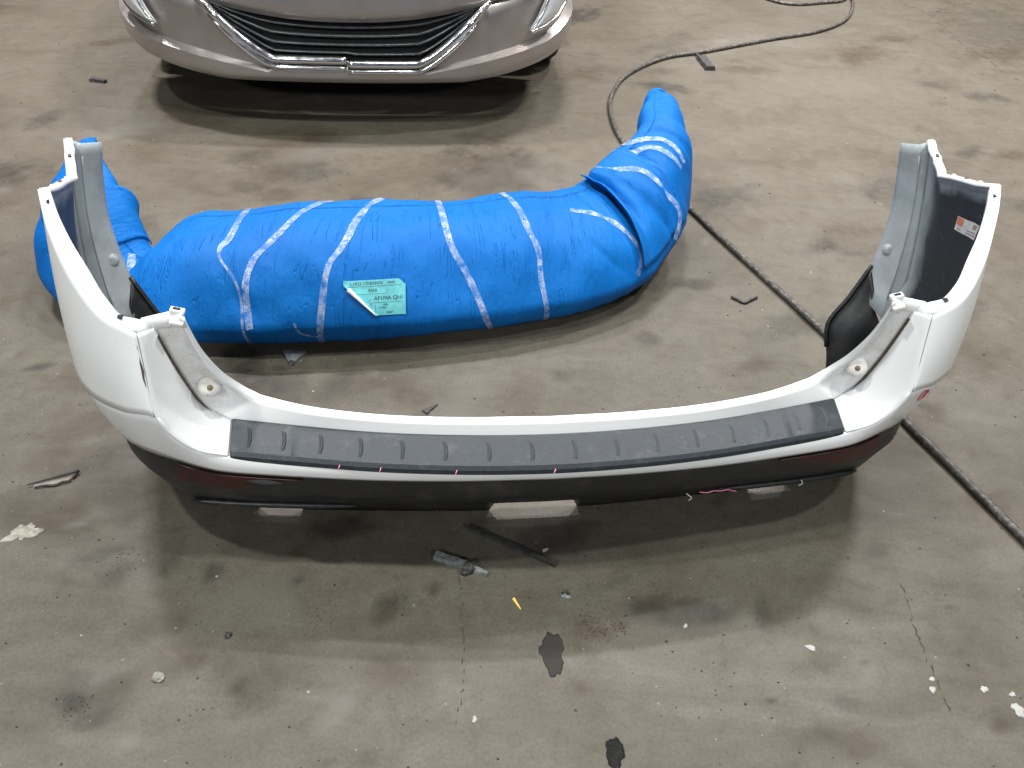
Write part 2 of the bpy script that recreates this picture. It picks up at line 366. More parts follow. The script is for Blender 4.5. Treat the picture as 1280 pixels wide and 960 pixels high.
solid(front, .003, -1)
# wing wall above the crease
Tp = [(.705, .046, .530), (.752, .050, .570), (.798, .097, .620), (.838, .165, .675), (.856, .210, .709)]
T = crom(Tp, NSEG)[:-1] + lin([Tp[-1], (.891, .419, .632), (.938, .57, .645)], NSEG)
_rj = random.Random(3)
for _i in range(4 * NSEG + 1, len(T) - 1): T[_i] = T[_i] + Vector((_rj.uniform(-.0012, .0012), _rj.uniform(-.0015, .0015), _rj.uniform(-.0035, .0015)))
KW = K[7 * NSEG:]
def bulW(u, j, t): return Vector((.006, -.003 * (1 - u), 0)) * math.sin(math.pi * t) * min(1, u * 5)
Wrows = ruled([KW, T], 12, bulW)
wing_l = grid_obj('wing_panel', Wrows, M_WHITE, BX, -1, flip=True); wing_r = grid_obj('wing_panel', Wrows, M_WHITE, BX, 0, flip=True)
for w in (wing_l, wing_r): solid(w, .003, -1)
# dark unpainted inside of the wings, 5 mm inside the panel
def inset(rows, d):
    out = []
    for r in rows:
        rr = []
        for i, p in enumerate(r):
            t = r[min(i + 1, len(r) - 1)] - r[max(i - 1, 0)]; nrm = Vector((-t.y, t.x, 0)).normalized(); rr.append(p + nrm * d)
        out.append(rr)
    return out
full_in = [[p + Vector((0, 0, -.004)) for p in r] for r in inset(Wrows, .0055)]
lowrows = inset(ruled([B[7 * NSEG:], KW], 5, lambda u, j, t: Vector((0, 0, 0))), .0055)
LIN = lowrows[:-1] + full_in
for s in (-1, 0): grid_obj('inner_lining', LIN, M_LINING, BX, s, uv=True)
# ledge under the tail lamp
TI = []
nT = 4 * NSEG
for i in range(nT + 1):
    t = T[min(i + 1, nT)] - T[max(i - 1, 0)]; n2 = Vector((-t.y, t.x, 0)).normalized(); f = i / nT
    w = .026 * (1 - f) + .013 * f + .004 * math.exp(-((f - .5) / .12) ** 2)
    TI.append(T[i] + n2 * w + Vector((0, 0, -.003 + .010 * max(0, 1 - f * 8))))
LD = [p + Vector((0, 0, -.012)) for p in TI]
for s in (-1, 0): solid(grid_obj('lamp_ledge', ruled([T[:nT + 1], TI, LD], 2), M_WHITE, BX, s, flip=True), .002, -1)
# top flange of the wing between tip and rear corner
n0 = nT; TW = T[n0:]
TWi = [p + Vector((-.011, .003, -.001)) for p in TW]; TWd = [p + Vector((-.001, 0, -.006)) for p in TWi]
for s in (-1, 0): solid(grid_obj('wing_top_flange', ruled([TW, TWi, TWd], 2), M_WHITE, BX, s, flip=True), .002, -1)
for s in (-1, 1):
    for k in range(2, 15, 2):
        if k == 8: continue
        p = TW[k].lerp(TWi[k], .55); d = (TW[k + 1] - TW[k - 1]).normalized(); rz = math.atan2(d.y, d.x * s)
        boxobj('flange_tooth', (p.x * s, p.y, p.z + .0015), (.012, .006, .004), M_POCKET if k % 4 else M_GROOVE, BX, Matrix.Rotation(rz, 3, 'Z'))
# grey wheel arch flange inside the wing tip
FOp = [r[-1] for r in Wrows[::-1]]
FO = FOp[::1] + [Vector((.928, .457, .28)), Vector((.908, .442, .235))]
FIc = crom([(.880, .60, .625), (.892, .592, .559), (.897, .572, .478), (.888, .552, .41), (.871, .53, .340)], 3) + [Vector((.869, .505, .300)), Vector((.868, .475, .262))]
FM = [a.lerp(b, .45) + Vector((-.004, -.016, 0)) for a, b in zip(FO, FIc)]
FO2 = [p + Vector((-.006, .0, -.002)) for p in FO]
for s in (-1, 0):
    fl = grid_obj('arch_flange', ruled([FO2, FM, FIc], 4), M_GREYP, BX, s, flip=False); autosmooth(fl, 25); solid(fl, .003, 0)
    sg = -1 if s else 1
    rib = [Vector((p.x * sg, p.y - .003, p.z)) for p in FM[1:-1]]
    tube('flange_rib', rib, .0022, M_GREYP, BX, 6)
def dome(name, c, axis, r, h, mat, parent, seg=18):
    ax = Vector(axis).normalized(); s = ax.orthogonal().normalized(); u = ax.cross(s); V, F = [], []
    prof = [(1, 0), (.93, .45), (.72, .85), (.5, .98), (.32, 1), (.12, 1)]
    for rr, hh in prof:
        for k in range(seg):
            a = 2 * math.pi * k / seg; V.append(Vector(c) + (s * math.cos(a) + u * math.sin(a)) * r * rr + ax * h * hh)
    for j in range(len(prof) - 1):
        for k in range(seg):
            k2 = (k + 1) % seg; F.append((j * seg + k, j * seg + k2, (j + 1) * seg + k2, (j + 1) * seg + k))
    F.append(tuple((len(prof) - 1) * seg + k for k in range(seg)))
    return meshobj(name, V, F, mat, parent)
for s in (-1, 1):
    dome('flange_boss', (.916 * s, .571, .585), (-.35 * s, -1, .35), .013, .008, M_GREYP, BX)
    dome('flange_boss', (.902 * s, .530, .385), (-.35 * s, -1, .35), .017, .014, M_GREYP, BX)
    dome('flange_hole', (.888 * s, .520, .338), (-.35 * s, -1, .5), .007, .004, M_DARK, BX)
# ridge, corner deck, lamp pocket, rear lip
RL = crom([Tp[0], (.7015, .025, .4555), (.698, .004, .381), (.675, .0, .335), (.64, .0, .300), (.59, -.003, .287)], NSEG)
GL = crom([(.686, .074, .520), (.674, .078, .455), (.660, .080, .400), (.645, .086, .345), (.62, .084, .316), (.592, .072, .307)], NSEG)
solid(grid_obj('corner_deck', ruled([RL, GL], 6), M_WHITE, BX, -1, flip=False), .003, -1)
solid(grid_obj('corner_deck', ruled([RL, GL], 6), M_WHITE, BX, 0, flip=False), .003, -1)
GL2 = GL[:-1] + crom([(.592, .072, .307), (.46, .045, .307), (.316, .019, .307), (.16, .003, .307), (0, -.003, .307)], NSEG)
PR = crom([(.628, .062, .548), (.614, .068, .480), (.592, .080, .420), (.566, .090, .380), (.545, .092, .360), (.52, .087, .350), (.43, .062, .341), (.30, .040, .336), (.155, .027, .335), (0, .022, .335)], NSEG)
PRe = PR
PF = []
offs = crom([(.013, .006, -.004), (.013, .002, -.006), (.012, -.004, -.008), (.010, -.010, -.006), (.008, -.013, -.004), (.005, -.015, -.003), (.003, -.016, -.002), (0, -.016, -.002), (0, -.016, -.002), (0, -.016, -.002)], NSEG)
PF = [a + b for a, b in zip(PR, offs)]
PBk = [p + Vector((0, .005, -.020)) for p in PR]
lip = grid_obj('rear_lip', ruled([PBk, PR, PF], 2), M_WHITE, BX, 1, flip=False); solid(lip, .0025, -1); autosmooth(lip, 40)
k5 = 5 * NSEG
pk = grid_obj('lamp_pocket', ruled([PF, GL2], 8, lambda u, j, t: Vector((0, .010, -.006)) * math.sin(math.pi * t) * max(0, min(1, (.54 - u) * 5))), M_POCKETF, BX, 1, flip=False, uv=True)
solid(pk, .0025, -1)
for s in (-1, 0):
    sg = -1 if s else 1
    tube('grime_seam', [Vector((p.x * sg, p.y - .002, p.z + .0005)) for p in GL[2:4 * NSEG + 4]], [.0035 * min(1, .35 + (4 * NSEG + 2 - i) / 20) for i in range(4 * NSEG + 2)], M_GROOVE, BX, 6)
    # end wall of the pocket and its clip tab
    topw = lin([(.7015, .073, .541), (.664, .076, .549), (.655, .074, .553), (.628, .072, .557)], 4); botw = lin([(.687, .073, .518), (.664, .070, .523), (.655, .068, .526), (.636, .064, .538)], 4)
    solid(grid_obj('pocket_end_wall', ruled([topw, botw], 2), M_WHITE, BX, s), .003, 0)
    solid(meshobj('ridge_cap', [(.705 * sg, .0462, .5305), (.7015 * sg, .073, .541), (.686 * sg, .0745, .519)], [(0, 1, 2) if sg < 0 else (0, 2, 1)], M_WHITE, BX), .002, -1)
    boxobj('clip_tab', (.641 * sg, .076, .552), (.024, .013, .009), M_WHITE, BX, Matrix.Rotation(R(-15 * sg), 3, 'Y'), bevel=.002)
    boxobj('clip_hole', (.641 * sg, .0755, .5570), (.012, .006, .0015), M_DARK, BX, Matrix.Rotation(R(-15 * sg), 3, 'Y'))
    boxobj('clip_foot', (.643 * sg, .062, .536), (.024, .012, .010), M_POCKET, BX, Matrix.Rotation(R(-15 * sg), 3, 'Y'), bevel=.003)
    bs = dome('pocket_boss', (.618 * sg, .079, .386), (-.30 * sg, -.80, .60), .021, .008, M_POCKET, BX)
    dome('bolt', (.616 * sg, .072, .388), (-.30 * sg, -.80, .60), .0055, .005, simple('rusty_bolt', (.22, .16, .09), .6, .6), BX, 8)
    # slot in the ledge
    i = 5; p = T[i].lerp(TI[i], .62); d = T[i + 1] - T[i - 1]
    boxobj('ledge_slot', (p.x * sg, p.y, p.z + .0012), (.019, .010, .002), M_DARK, BX, Matrix.Rotation(math.atan2(d.y, d.x * sg), 3, 'Z'))
    i = 29; p = T[i].lerp(TI[i], .55); d = T[i + 1] - T[i - 1]
    boxobj('ledge_slot', (p.x * sg, p.y, p.z + .001), (.020, .0045, .002), M_DARK, BX, Matrix.Rotation(math.atan2(d.y, d.x * sg), 3, 'Z'))
    blob = [T[i].lerp(TI[i], .4) + Vector((0, 0, .0006)) for i in range(1, 14)]
    tube('ledge_grime', [Vector((p.x * sg, p.y, p.z)) for p in blob], [.002 + .002 * math.sin(i * 2.1) ** 2 for i in range(13)], M_POCKET, BX, 6, .4)
# deck below the pad
solid(grid_obj('step_deck', ruled([[p + Vector((0, 0, -.002)) for p in GL2[k5:]], [p + Vector((0, 0, -.001)) for p in K[:4 * NSEG + 1][::-1]]], 3), M_WHITE, BX, 1), .002, -1)
# cracked paint on the left ridge
ck = [(.7042, .0455, .522), (.7052, .041, .508), (.7035, .037, .494), (.7048, .033, .480), (.7028, .028, .465), (.7035, .024, .452), (.7015, .020, .436)]
tube('paint_crack', [(-x - .0012, y - .003, z) for x, y, z in ck], [.0012, .002, .0014, .0022, .0026, .0016, .0006], M_GROOVE, BX, 5)

# step pad with its cross ribs
pb = crom([(-.588, .071, .313), (-.46, .044, .313), (-.316, .018, .313), (-.16, .002, .313), (0, -.004, .313), (.16, .002, .313), (.316, .018, .313), (.46, .044, .313), (.588, .071, .313)], 8)
pf = crom([(-.586, -.002, .292), (-.46, -.024, .291), (-.316, -.047, .290), (-.16, -.063, .290), (0, -.069, .290), (.16, -.063, .290), (.316, -.047, .290), (.46, -.024, .291), (.586, -.002, .292)], 8)
top_b = [a.lerp(b, .04) + Vector((0, 0, .003)) for a, b in zip(pb, pf)]; top_f = [a.lerp(b, .95) + Vector((0, 0, .003)) for a, b in zip(pb, pf)]
edge_f = [p + Vector((0, -.002, -.003)) for p in pf]; low_f = [p + Vector((0, -.003, -.014)) for p in pf]; under = [p + Vector((0, .012, -.006)) for p in pf]
low_b = [p + Vector((0, .001, -.008)) for p in pb]
PADR = [low_b, pb, top_b, top_f, edge_f, low_f, under, low_b]
pad = grid_obj('step_pad', [lerped for lerped in PADR], M_PAD, BX, flip=True)
bm = bmesh.new(); bm.from_mesh(pad.data)
bmesh.ops.remove_doubles(bm, verts=bm.verts, dist=.0001); bmesh.ops.holes_fill(bm, edges=[e for e in bm.edges if e.is_boundary], sides=0); bmesh.ops.recalc_face_normals(bm, faces=bm.faces); bm.to_mesh(pad.data); bm.free()
bv = pad.modifiers.new('bev', 'BEVEL'); bv.width = .004; bv.segments = 3; bv.angle_limit = R(35)
autosmooth(pad, 30)
rib_me = None
for k in range(16):
    f = (k + .55) / 16.05 * (len(pb) - 1); i = int(f); fr = f - i
    a = top_b[i].lerp(top_b[i + 1], fr); b = top_f[i].lerp(top_f[i + 1], fr); d = b - a; L = d.length
    if rib_me is None:
        V, F = [], []
        prof = [(-.007, -.0005), (-.0045, .0010), (-.0015, .0024), (.0, .0026), (.0014, -.0005)]
        for yy, sc in ((0, .15), (.12, .9), (.3, 1), (.7, 1), (.88, .9), (1, .15)):
            for px, pz in prof: V.append((px + .004 * math.sin(yy * 3.14), -yy * .62, pz * sc))
        n = len(prof)
        for j in range(5):
            for q in range(n - 1): F.append((j * n + q, j * n + q + 1, (j + 1) * n + q + 1, (j + 1) * n + q))
        o = meshobj('rib', V, F, M_PAD, pad); rib_me = o.data; autosmooth(o, 30)
    else:
        o = bpy.data.objects.new('rib', rib_me); COL.objects.link(o); o.parent = pad
    yv = -d.normalized(); tx = (top_b[i + 1] - top_b[i]).normalized(); zv = tx.cross(yv).normalized(); tx = yv.cross(zv)
    st = a + d * .22
    o.matrix_local = Matrix(((tx.x, yv.x * L, zv.x, st.x), (tx.y, yv.y * L, zv.y, st.y), (tx.z, yv.z * L, zv.z, st.z), (0, 0, 0, 1)))
M_PINK = simple('pink_mark', (.75, .25, .42), .6)
for x in (-.352, -.285, -.165, .018):
    f = (x + .587) / 1.174 * (len(pf) - 1); i = int(f); p = edge_f[i]
    tube('pink_mark', [p + Vector((.002, -.0005, .0015)), p + Vector((0, -.0035, -.003)), p + Vector((-.0015, -.005, -.006))], .0011, M_PINK, pad, 6)

# black lower valance
Lp = [(0, .005, .12), (.16, .008, .12), (.316, .018, .12), (.46, .029, .12), (.59, .042, .12), (.645, .050, .12), (.69, .058, .12), (.72, .075, .122), (.75, .10, .128), (.79, .16, .13), (.82, .23, .11), (.835, .31, .08), (.84, .38, .05), (.835, .42, .02)]
L_ = crom(Lp, NSEG); Bi = [p + Vector((-.004 * (i / len(B)), .005, .004)) for i, p in enumerate(B)]
MID = [a.lerp(b, .5) + Vector((.012 * i / len(B), -.014, 0)) for i, (a, b) in enumerate(zip(Bi, L_))]
LU = [p + Vector((-.02 * i / len(L_), .035, -.012)) for i, p in enumerate(L_)]; LU2 = [Vector((p.x * .98, p.y + .055, max(.0006, p.z - (.065 if p.x < .09 else .075 if .52 < p.x < .60 else .125)))) for p in LU]
val = grid_obj('lower_valance', ruled([Bi, MID, L_, LU, LU2], 3), M_BLACK, BX, 1, flip=True); solid(val, .003, -1)
# lower edge strip that hangs below on both sides
for s in (-1, 1):
    lo = [Vector((p.x * s, p.y - .002, p.z - .004)) for p in L_[2 * NSEG + 3:6 * NSEG + 2]]
    tube('lower_edge_strip', lo, [.007 * min(1, .3 + i / 6, .3 + (len(lo) - 1 - i) / 6) for i in range(len(lo))], M_BLACK, BX, 6)
# wheel arch liner below the flange
ai = crom([(.873, .533, .342), (.83, .515, .26), (.79, .50, .19), (.80, .465, .10), (.805, .44, .01)], 5)
ao = crom([(.874, .468, .250), (.902, .446, .21), (.89, .44, .15), (.865, .43, .08), (.84, .42, .01)], 5)
am = [a.lerp(b, .5) + Vector((0, -.012, 0)) for a, b in zip(ai, ao)]
for s in (-1, 0):
    ar = grid_obj('arch_trim', ruled([ai, am, ao], 3), M_BLACK, BX, s); solid(ar, .004, 0)
    sg = -1 if s else 1
    tube('arch_trim_bead', [Vector((p.x * sg, p.y - .003, p.z)) for p in ai[:14]], .006, M_BLACK, BX, 6)
# reflectors
for s in (-1, 0):
    a0, a1 = int(3.05 * NSEG), int(6.2 * NSEG)
    top = [Bi[i].lerp(MID[i], .20) + Vector((0, -.004, 0)) for i in range(a0, a1)]; bot = [Bi[i].lerp(MID[i], .20 + .62 * min(1, (i - a0) / 9 + .12)) + Vector((0, -.004, 0)) for i in range(a0, a1)]
    rf = grid_obj('reflector', ruled([top, bot], 3), M_RED, BX, s, flip=True); solid(rf, .006, 0, .0015)
    rf['label'] = 'dark red reflector with a broken piece missing' if s else 'scratched dark red reflector'
    sg = -1 if s else 1
bp_ = [Vector((-p.x, p.y - .009, p.z)) for p in [Bi[int(3.35 * NSEG) + k].lerp(MID[int(3.35 * NSEG) + k], .33) for k in range(0, 5)]]
tube('reflector_break', bp_, [.002, .006, .009, .006, .002], M_DARK, BX, 7, .8)
# pink wire caught under the right edge, red scribble on the right corner
wv = [(.33, .012, .119), (.345, .009, .120), (.36, .010, .123), (.375, .010, .122), (.39, .011, .124), (.40, .013, .118), (.41, .013, .116)]
tube('snagged_wire', crom(wv, 4), .0014, M_PINK, BX, 6)
tube('snagged_wire', crom([(.30, .008, .121), (.312, .004, .112), (.306, .002, .106)], 4), .0013, simple('pale_wire', (.6, .58, .52), .6), BX, 6)
tube('snagged_wire', crom([(.555, .028, .125), (.56, .026, .117), (.553, .026, .110)], 4), .0012, bpy.data.materials['pale_wire'], BX, 6)
M_REDMK = simple('red_marker', (.55, .04, .08), .6)
def face_pt(i, t, d=.0012):
    a = int(i); f = i - a; p = K[a].lerp(K[a + 1], f).lerp(B[a].lerp(B[a + 1], f), t); q = K[a + 1] - K[a]; n = Vector((q.y, -q.x, 0)).normalized()
    return p + bulF(i / (len(K) - 1), 0, t) + n * d
for pts in ([(60.5, .30), (61.2, .12), (62.2, .10), (62.6, .20), (61.8, .32), (60.9, .34)], [(62.9, .10), (63.4, .20), (63.0, .30)], [(63.8, .12), (64.3, .22)]):
    tube('red_scribble', crom([face_pt(i, t) for i, t in pts], 5), .0009, M_REDMK, BX, 6)
# inspection sticker inside the right wing
def lin_pt(u, v, d=.0015):
    r = v * (len(LIN) - 1); c = u * (len(LIN[0]) - 1); a, b = min(int(r), len(LIN) - 2), min(int(c), len(LIN[0]) - 2); fr, fc = r - a, c - b
    p = LIN[a][b].lerp(LIN[a][b + 1], fc).lerp(LIN[a + 1][b].lerp(LIN[a + 1][b + 1], fc), fr)
    t = LIN[a][b + 1] - LIN[a][b]; return p + Vector((-t.y, t.x, 0)).normalized() * d
M_STK = simple('sticker_white', (.72, .70, .69), .5); M_ORG = simple('sticker_orange', (.75, .26, .12), .5); M_INK = simple('ink', (.02, .022, .025), .7)
su0, su1, sv0, sv1 = .745, .655, .745, .82
def stk(name, a, b, c, d, mat, par, off):
    rows = [[lin_pt(su0 + (su1 - su0) * (a + (b - a) * i / 3), sv0 + (sv1 - sv0) * (c + (d - c) * j / 3), off) for i in range(4)] for j in range(4)]
    return grid_obj(name, rows, mat, par)
sk = stk('sticker', 0, 1, 0, 1, M_STK, BX, .0016)
stk('sticker_patch', .03, .28, .45, .97, M_ORG, sk, .0024)
for (a, b, c, d) in ((.5, .9, .30, .38), (.5, .9, .12, .20), (.7, .88, .55, .85), (.12, .24, .15, .22)): stk('print', a, b, c, d, simple('faded_print', (.35, .28, .28), .6), sk, .0024)

# ------------------------------------------------------------------ blue wrapped bumper
#<geo>
ST = [(-1.30, 2.36, .22, .31, .05, 165), (-1.29, 2.28, .09, .325, .15, 172), (-1.235, 2.15, 0, .285, .29, 190), (-1.17, 2.02, 0, .245, .35, 215), (-1.06, 1.925, 0, .150, .33, 242),
      (-.94, 1.895, 0, .235, .36, 260), (-.70, 1.895, 0, .280, .37, 270), (-.44, 1.935, 0, .285, .37, 273), (-.20, 1.995, 0, .283, .37, 278), (.0, 2.065, 0, .283, .37, 284), (.16, 2.145, 0, .262, .37, 291),
      (.275, 2.245, 0, .262, .34, 307), (.365, 2.37, .01, .32, .29, 327), (.425, 2.50, .05, .37, .235, 343), (.428, 2.64, .13, .405, .205, 352), (.430, 2.75, .22, .41, .14, 356), (.430, 2.84, .33, .365, .018, 0)]
SE = .60
_q = [(math.sin(math.pi / 2 * i / 2000) ** SE, max(0, math.cos(math.pi / 2 * i / 2000)) ** SE) for i in range(2001)]
_L = [0.0]
for _i in range(2000): _L.append(_L[-1] + math.hypot(_q[_i + 1][0] - _q[_i][0], _q[_i + 1][1] - _q[_i][1]))
import bisect as _bs
def sup(v):
    """point of the unit superellipse at even arc length, v 0..1 from the top towards the outer side"""
    v = v % 1.0; k = int(v * 4) % 4; f = v * 4 - int(v * 4)
    if k in (1, 3): f = 1 - f
    t = f * _L[-1]; i = min(max(_bs.bisect(_L, t) - 1, 0), 1999); g = (t - _L[i]) / max(1e-12, _L[i + 1] - _L[i])
    a = _q[i][0] + (_q[i + 1][0] - _q[i][0]) * g; b = _q[i][1] + (_q[i + 1][1] - _q[i][1]) * g
    return (a if k in (0, 1) else -a), (b if k in (0, 3) else -b)
def section(u, v):
    """u 0..1 along the roll, v 0..1 round it (0 top, .25 outer face, .5 bottom, .75 inner face)"""
    f = u * (len(ST) - 1); i = min(int(f), len(ST) - 2); t = f - i
    def cr(k):
        a = ST[max(i - 1, 0)][k]; b = ST[i][k]; c = ST[i + 1][k]; d = ST[min(i + 2, len(ST) - 1)][k]
        return .5 * (2 * b + (c - a) * t + (2 * a - 5 * b + 4 * c - d) * t * t + (3 * b - a - 3 * c + d) * t ** 3)
    x, y, z0, z1, d, an = [cr(k) for k in range(6)]
    an = math.radians(an); z0 = max(z0, 0)
    so, cz = sup(v)
    h = max(z1 - z0, .01); zz = (z0 + z1) / 2 + h / 2 * cz
    o = d / 2 * so * (1 if so > 0 else .55) - max(0, cz + .25) / 1.25 * min(h, .3) * (.10 + .32 * max(0, min(1, (f - 3) / 2, (13.5 - f) / 2.5)))     # upper face slopes back
    if cz < 0: o -= abs(cz) ** 1.3 * so * d * .07      # lower face tucks under
    return (x + math.cos(an) * o, y + math.sin(an) * o, zz)
#</geo>
def wrinkle(p, n, u, v):
    q = Vector(p)
    a = noise.noise(q * 5.5) * .012 + noise.noise(q * 14 + Vector((3, 1, 7))) * .0040
    cr1 = noise.noise(Vector((q.x * 26, q.y * 26, q.z * 7))) * .0022
    s = u * 16; fold = 0
    for (u0, v0, wd, ln, dp, sl) in FOLDS:
        k = (s - u0 - sl * (v - v0) * 10) / wd; l = (v - v0) / ln
        if abs(k) < 3 and abs(l) < 2: fold -= dp * math.exp(-k * k - l * l)
    low = min(1, max(0, (q.z - .01) / .05)); endf = min(1, 1.2 * s, 1.2 * (16 - s))
    pk = noise.noise(Vector((u * 210, v * 7, 3))) * .5 + noise.noise(Vector((u * 90, v * 11, 9))); cr1 += pk * .0022 * (.5 + .5 * noise.noise(q * 3.3))
    return ((a + cr1) * (.35 + .65 * low) + fold) * endf
FOLDS = [(4.25, .12, .16, .25, .030, .05), (11.1, .05, .10, .12, .040, .0), (11.55, .16, .10, .10, .016, .25), (12.1, .10, .09, .12, .014, -.2), (10.5, .08, .10, .08, .010, .2), (3.3, .1, .12, .1, .014, 0), (2.4, .1, .15, .12, .02, 0), (13.1, .1, .12, .1, .010, .1), (6.0, .22, .08, .05, .006, .3), (8.6, .2, .06, .06, .004, .1), (10.2, .18, .05, .07, .006, .5)]
def bpt(u, v, d=0.0):
    p = Vector(section(u, v)); e = .004
    a = Vector(section(min(u + e, 1), v)) - Vector(section(max(u - e, 0), v)); b = Vector(section(u, v + e)) - Vector(section(u, v - e))
    n = b.cross(a)
    if n.length < 1e-9: n = Vector((0, 0, 1))
    n.normalize()
    q = p + n * (wrinkle(p, n, u, v) + d)
    if q.z < .003 + d: q.z = .003 + d
    return q
def blue_foam():
    t = NT('blue_foam_wrap'); o = t.obj()
    mp = t.n('ShaderNodeMapping'); mp.inputs['Scale'].default_value = (1, 1, .35); t.l(o, mp.inputs['Vector'])
    v = t.noise(o, 3.5, 5); c = t.mix(v, (.0003, .088, .35, 1), (.0005, .140, .46, 1))
    u2 = t.n('ShaderNodeMapping'); u2.inputs['Scale'].default_value = (34, 230, 1); t.l(t.n('ShaderNodeTexCoord').outputs['UV'], u2.inputs['Vector'])
    fine = t.noise(u2.outputs[0], 1.0, 4, .6, .4)
    um = t.n('ShaderNodeMapping'); um.inputs['Scale'].default_value = (6, 170, 1); t.l(t.n('ShaderNodeTexCoord').outputs['UV'], um.inputs['Vector'])
    cre = t.noise(um.outputs[0], 1.0, 1, .5, 0); ridge = t.math('ABSOLUTE', t.math('SUBTRACT', cre, .5))
    crease = t.ramp(ridge, [(.0, g3(0)), (.016, g3(1))])
    msk = t.ramp(t.noise(o, 19, 3), [(.50, g3(1)), (.56, g3(0))])
    crease = t.math('MAXIMUM', crease, msk)
    t.set(Base_Color=c, Roughness=.58); t.b.inputs['Specular IOR Level'].default_value = .16
    t.set(Sheen_Weight=0.0)
    c = t.mix(crease, t.mix(.18, c, (.001, .03, .16, 1)), c); t.set(Base_Color=c); t.bump(fine, .75, .004); t.bump(crease, .6, .003)
    return t.m
M_BLUE = blue_foam()
M_BLUE.node_tree.nodes['Principled BSDF'].inputs['Subsurface Weight'].default_value = 0
BW = empty('wrapped_bumper', (-.3, 2.05, 0)); BWI = Vector((.3, -2.05, 0))
tag(BW, 'long bumper wrapped in wrinkled blue foam and clear tape, lying behind the white bumper', 'wrapped bumper')
NU, NV = 420, 84
rows = [[bpt(a / NU, c / NV) + BWI for c in range(NV)] for a in range(NU + 1)]
blue = grid_obj('foam_wrap', rows, M_BLUE, BW, closed=True, flip=False, uv=True)
bm = bmesh.new(); bm.from_mesh(blue.data); bmesh.ops.holes_fill(bm, edges=[e for e in bm.edges if e.is_boundary], sides=0); bmesh.ops.recalc_face_normals(bm, faces=bm.faces); bm.to_mesh(blue.data); bm.free()
for p in blue.data.polygons: p.use_smooth = True
# overlapping flap at the right bend
def flap(name, u0, u1, v0, v1, lift, n=24):
    rows = []
    for a in range(n + 1):
        s = a / n; row = []
        for b in range(n + 1):
            q = b / n; u = u0 + (u1 - u0) * s; v = v0 + (v1 - v0) * q
            d = .004 + lift * (1 - s) ** 2 * (.5 + .5 * math.sin(3.1 * q + .3))
            row.append(bpt(u, v, d) + BWI)
        rows.append(row)
    f = grid_obj(name, rows, M_BLUE, BW, uv=True)
    for l in f.data.uv_layers[0].data: l.uv = (v0 + (v1 - v0) * l.uv[0], u0 + (u1 - u0) * l.uv[1])
    solid(f, .004, 0); return f
flap('foam_flap', 10.85 / 16, 12.2 / 16, -.06, .26, .030)
flap('foam_flap', 2.55 / 16, 3.6 / 16, -.16, .12, .03)
# clear tape
def tape_mat():
    t = NT('clear_tape'); o = t.obj()
    w = t.ramp(t.noise(o, 60, 5, .7), [(.36, g3(0)), (.60, g3(1))])
    t.set(Base_Color=t.mix(w, (.35, .50, .82, 1), (.80, .85, .92, 1)), Roughness=.16)
    t.l(t.ramp(t.noise(o, 34, 6, .7), [(.36, g3(.02)), (.66, g3(.55))]), t.b.inputs['Alpha'])
    t.b.inputs['Specular IOR Level'].default_value = .8
    t.bump(t.noise(o, 90, 6, .7), .6, .004); return t.m
M_TAPE = tape_mat()
def tape(uv, w, d=.0028, low=1.0):
    P = crom([(u / 16, v, 0) for u, v in uv], 10); L, Rr, Cc = [], [], []
    W = [bpt(p.x, p.y, d) for p in P]
    rows = [[], [], [], [], []]
    for i, p in enumerate(P):
        a = P[min(i + 1, len(P) - 1)] - P[max(i - 1, 0)]
        e = .002
        Ju = (Vector(section(min(p.x + e, 1), p.y)) - Vector(section(max(p.x - e, 0), p.y))) / (2 * e); Jv = (Vector(section(p.x, p.y + e)) - Vector(section(p.x, p.y - e))) / (2 * e)
        t3 = Ju * a.x + Jv * a.y; n = Ju.cross(Jv).normalized(); s3 = n.cross(t3).normalized()
        # side step in uv space
        G = Matrix(((Ju.dot(Ju), Ju.dot(Jv)), (Ju.dot(Jv), Jv.dot(Jv)))); rhs = Vector((Ju.dot(s3), Jv.dot(s3))); st = G.inverted() @ rhs
        ww = w * (1 + .22 * noise.noise(Vector((i * .22, uv[0][0] * 3.1, 0))))
        ww *= 1 - (1 - low) * max(0, min(1, (p.y - .10) / .03))
        for k in range(5):
            f = (k - 2) / 2 * ww / 2; rows[k].append(bpt(p.x + st.x * f, p.y + st.y * f, d) + BWI)
    return grid_obj('tape_strip', rows, M_TAPE, BW)
TAPES = [[(5.8, -0.08), (5.8, -0.01), (5.8, 0.08), (5.75, 0.125), (6.0, 0.21), (6.05, 0.405)], [(6.7, -0.08), (6.5, -0.01), (6.3, 0.085), (6.1, 0.14), (6.05, 0.195), (6.1, 0.285)], [(7.25, -0.07), (7.1, 0.0), (6.95, 0.11), (6.8, 0.16), (6.75, 0.25), (6.7, 0.38)], [(7.8, -0.14), (7.9, -0.07), (8.0, 0.105), (8.2, 0.185), (8.35, 0.26), (8.55, 0.39)], [(8.85, -0.065), (8.95, 0.005), (9.05, 0.11), (9.15, 0.16), (9.15, 0.23), (9.25, 0.365)], [(9.9, 0.06), (10.5, 0.105), (10.8, 0.165), (10.9, 0.225), (10.75, 0.27)], [(11.4, -0.05), (11.5, 0.02), (11.8, 0.08), (11.9, 0.14), (12.05, 0.22), (11.8, 0.27)], [(12.35, -0.12000000000000001), (12.45, -0.05), (12.7, 0.02), (12.8, 0.085), (12.75, 0.155)], [(12.05, -0.07), (12.15, 0.0), (12.45, 0.04), (12.55, 0.095), (12.6, 0.155)], [(2.75, 0.0), (2.8, -0.055), (3.0, -0.105)], [(3.85, 0.0), (4.5, 0.1), (4.85, 0.2), (4.95, 0.265)]]
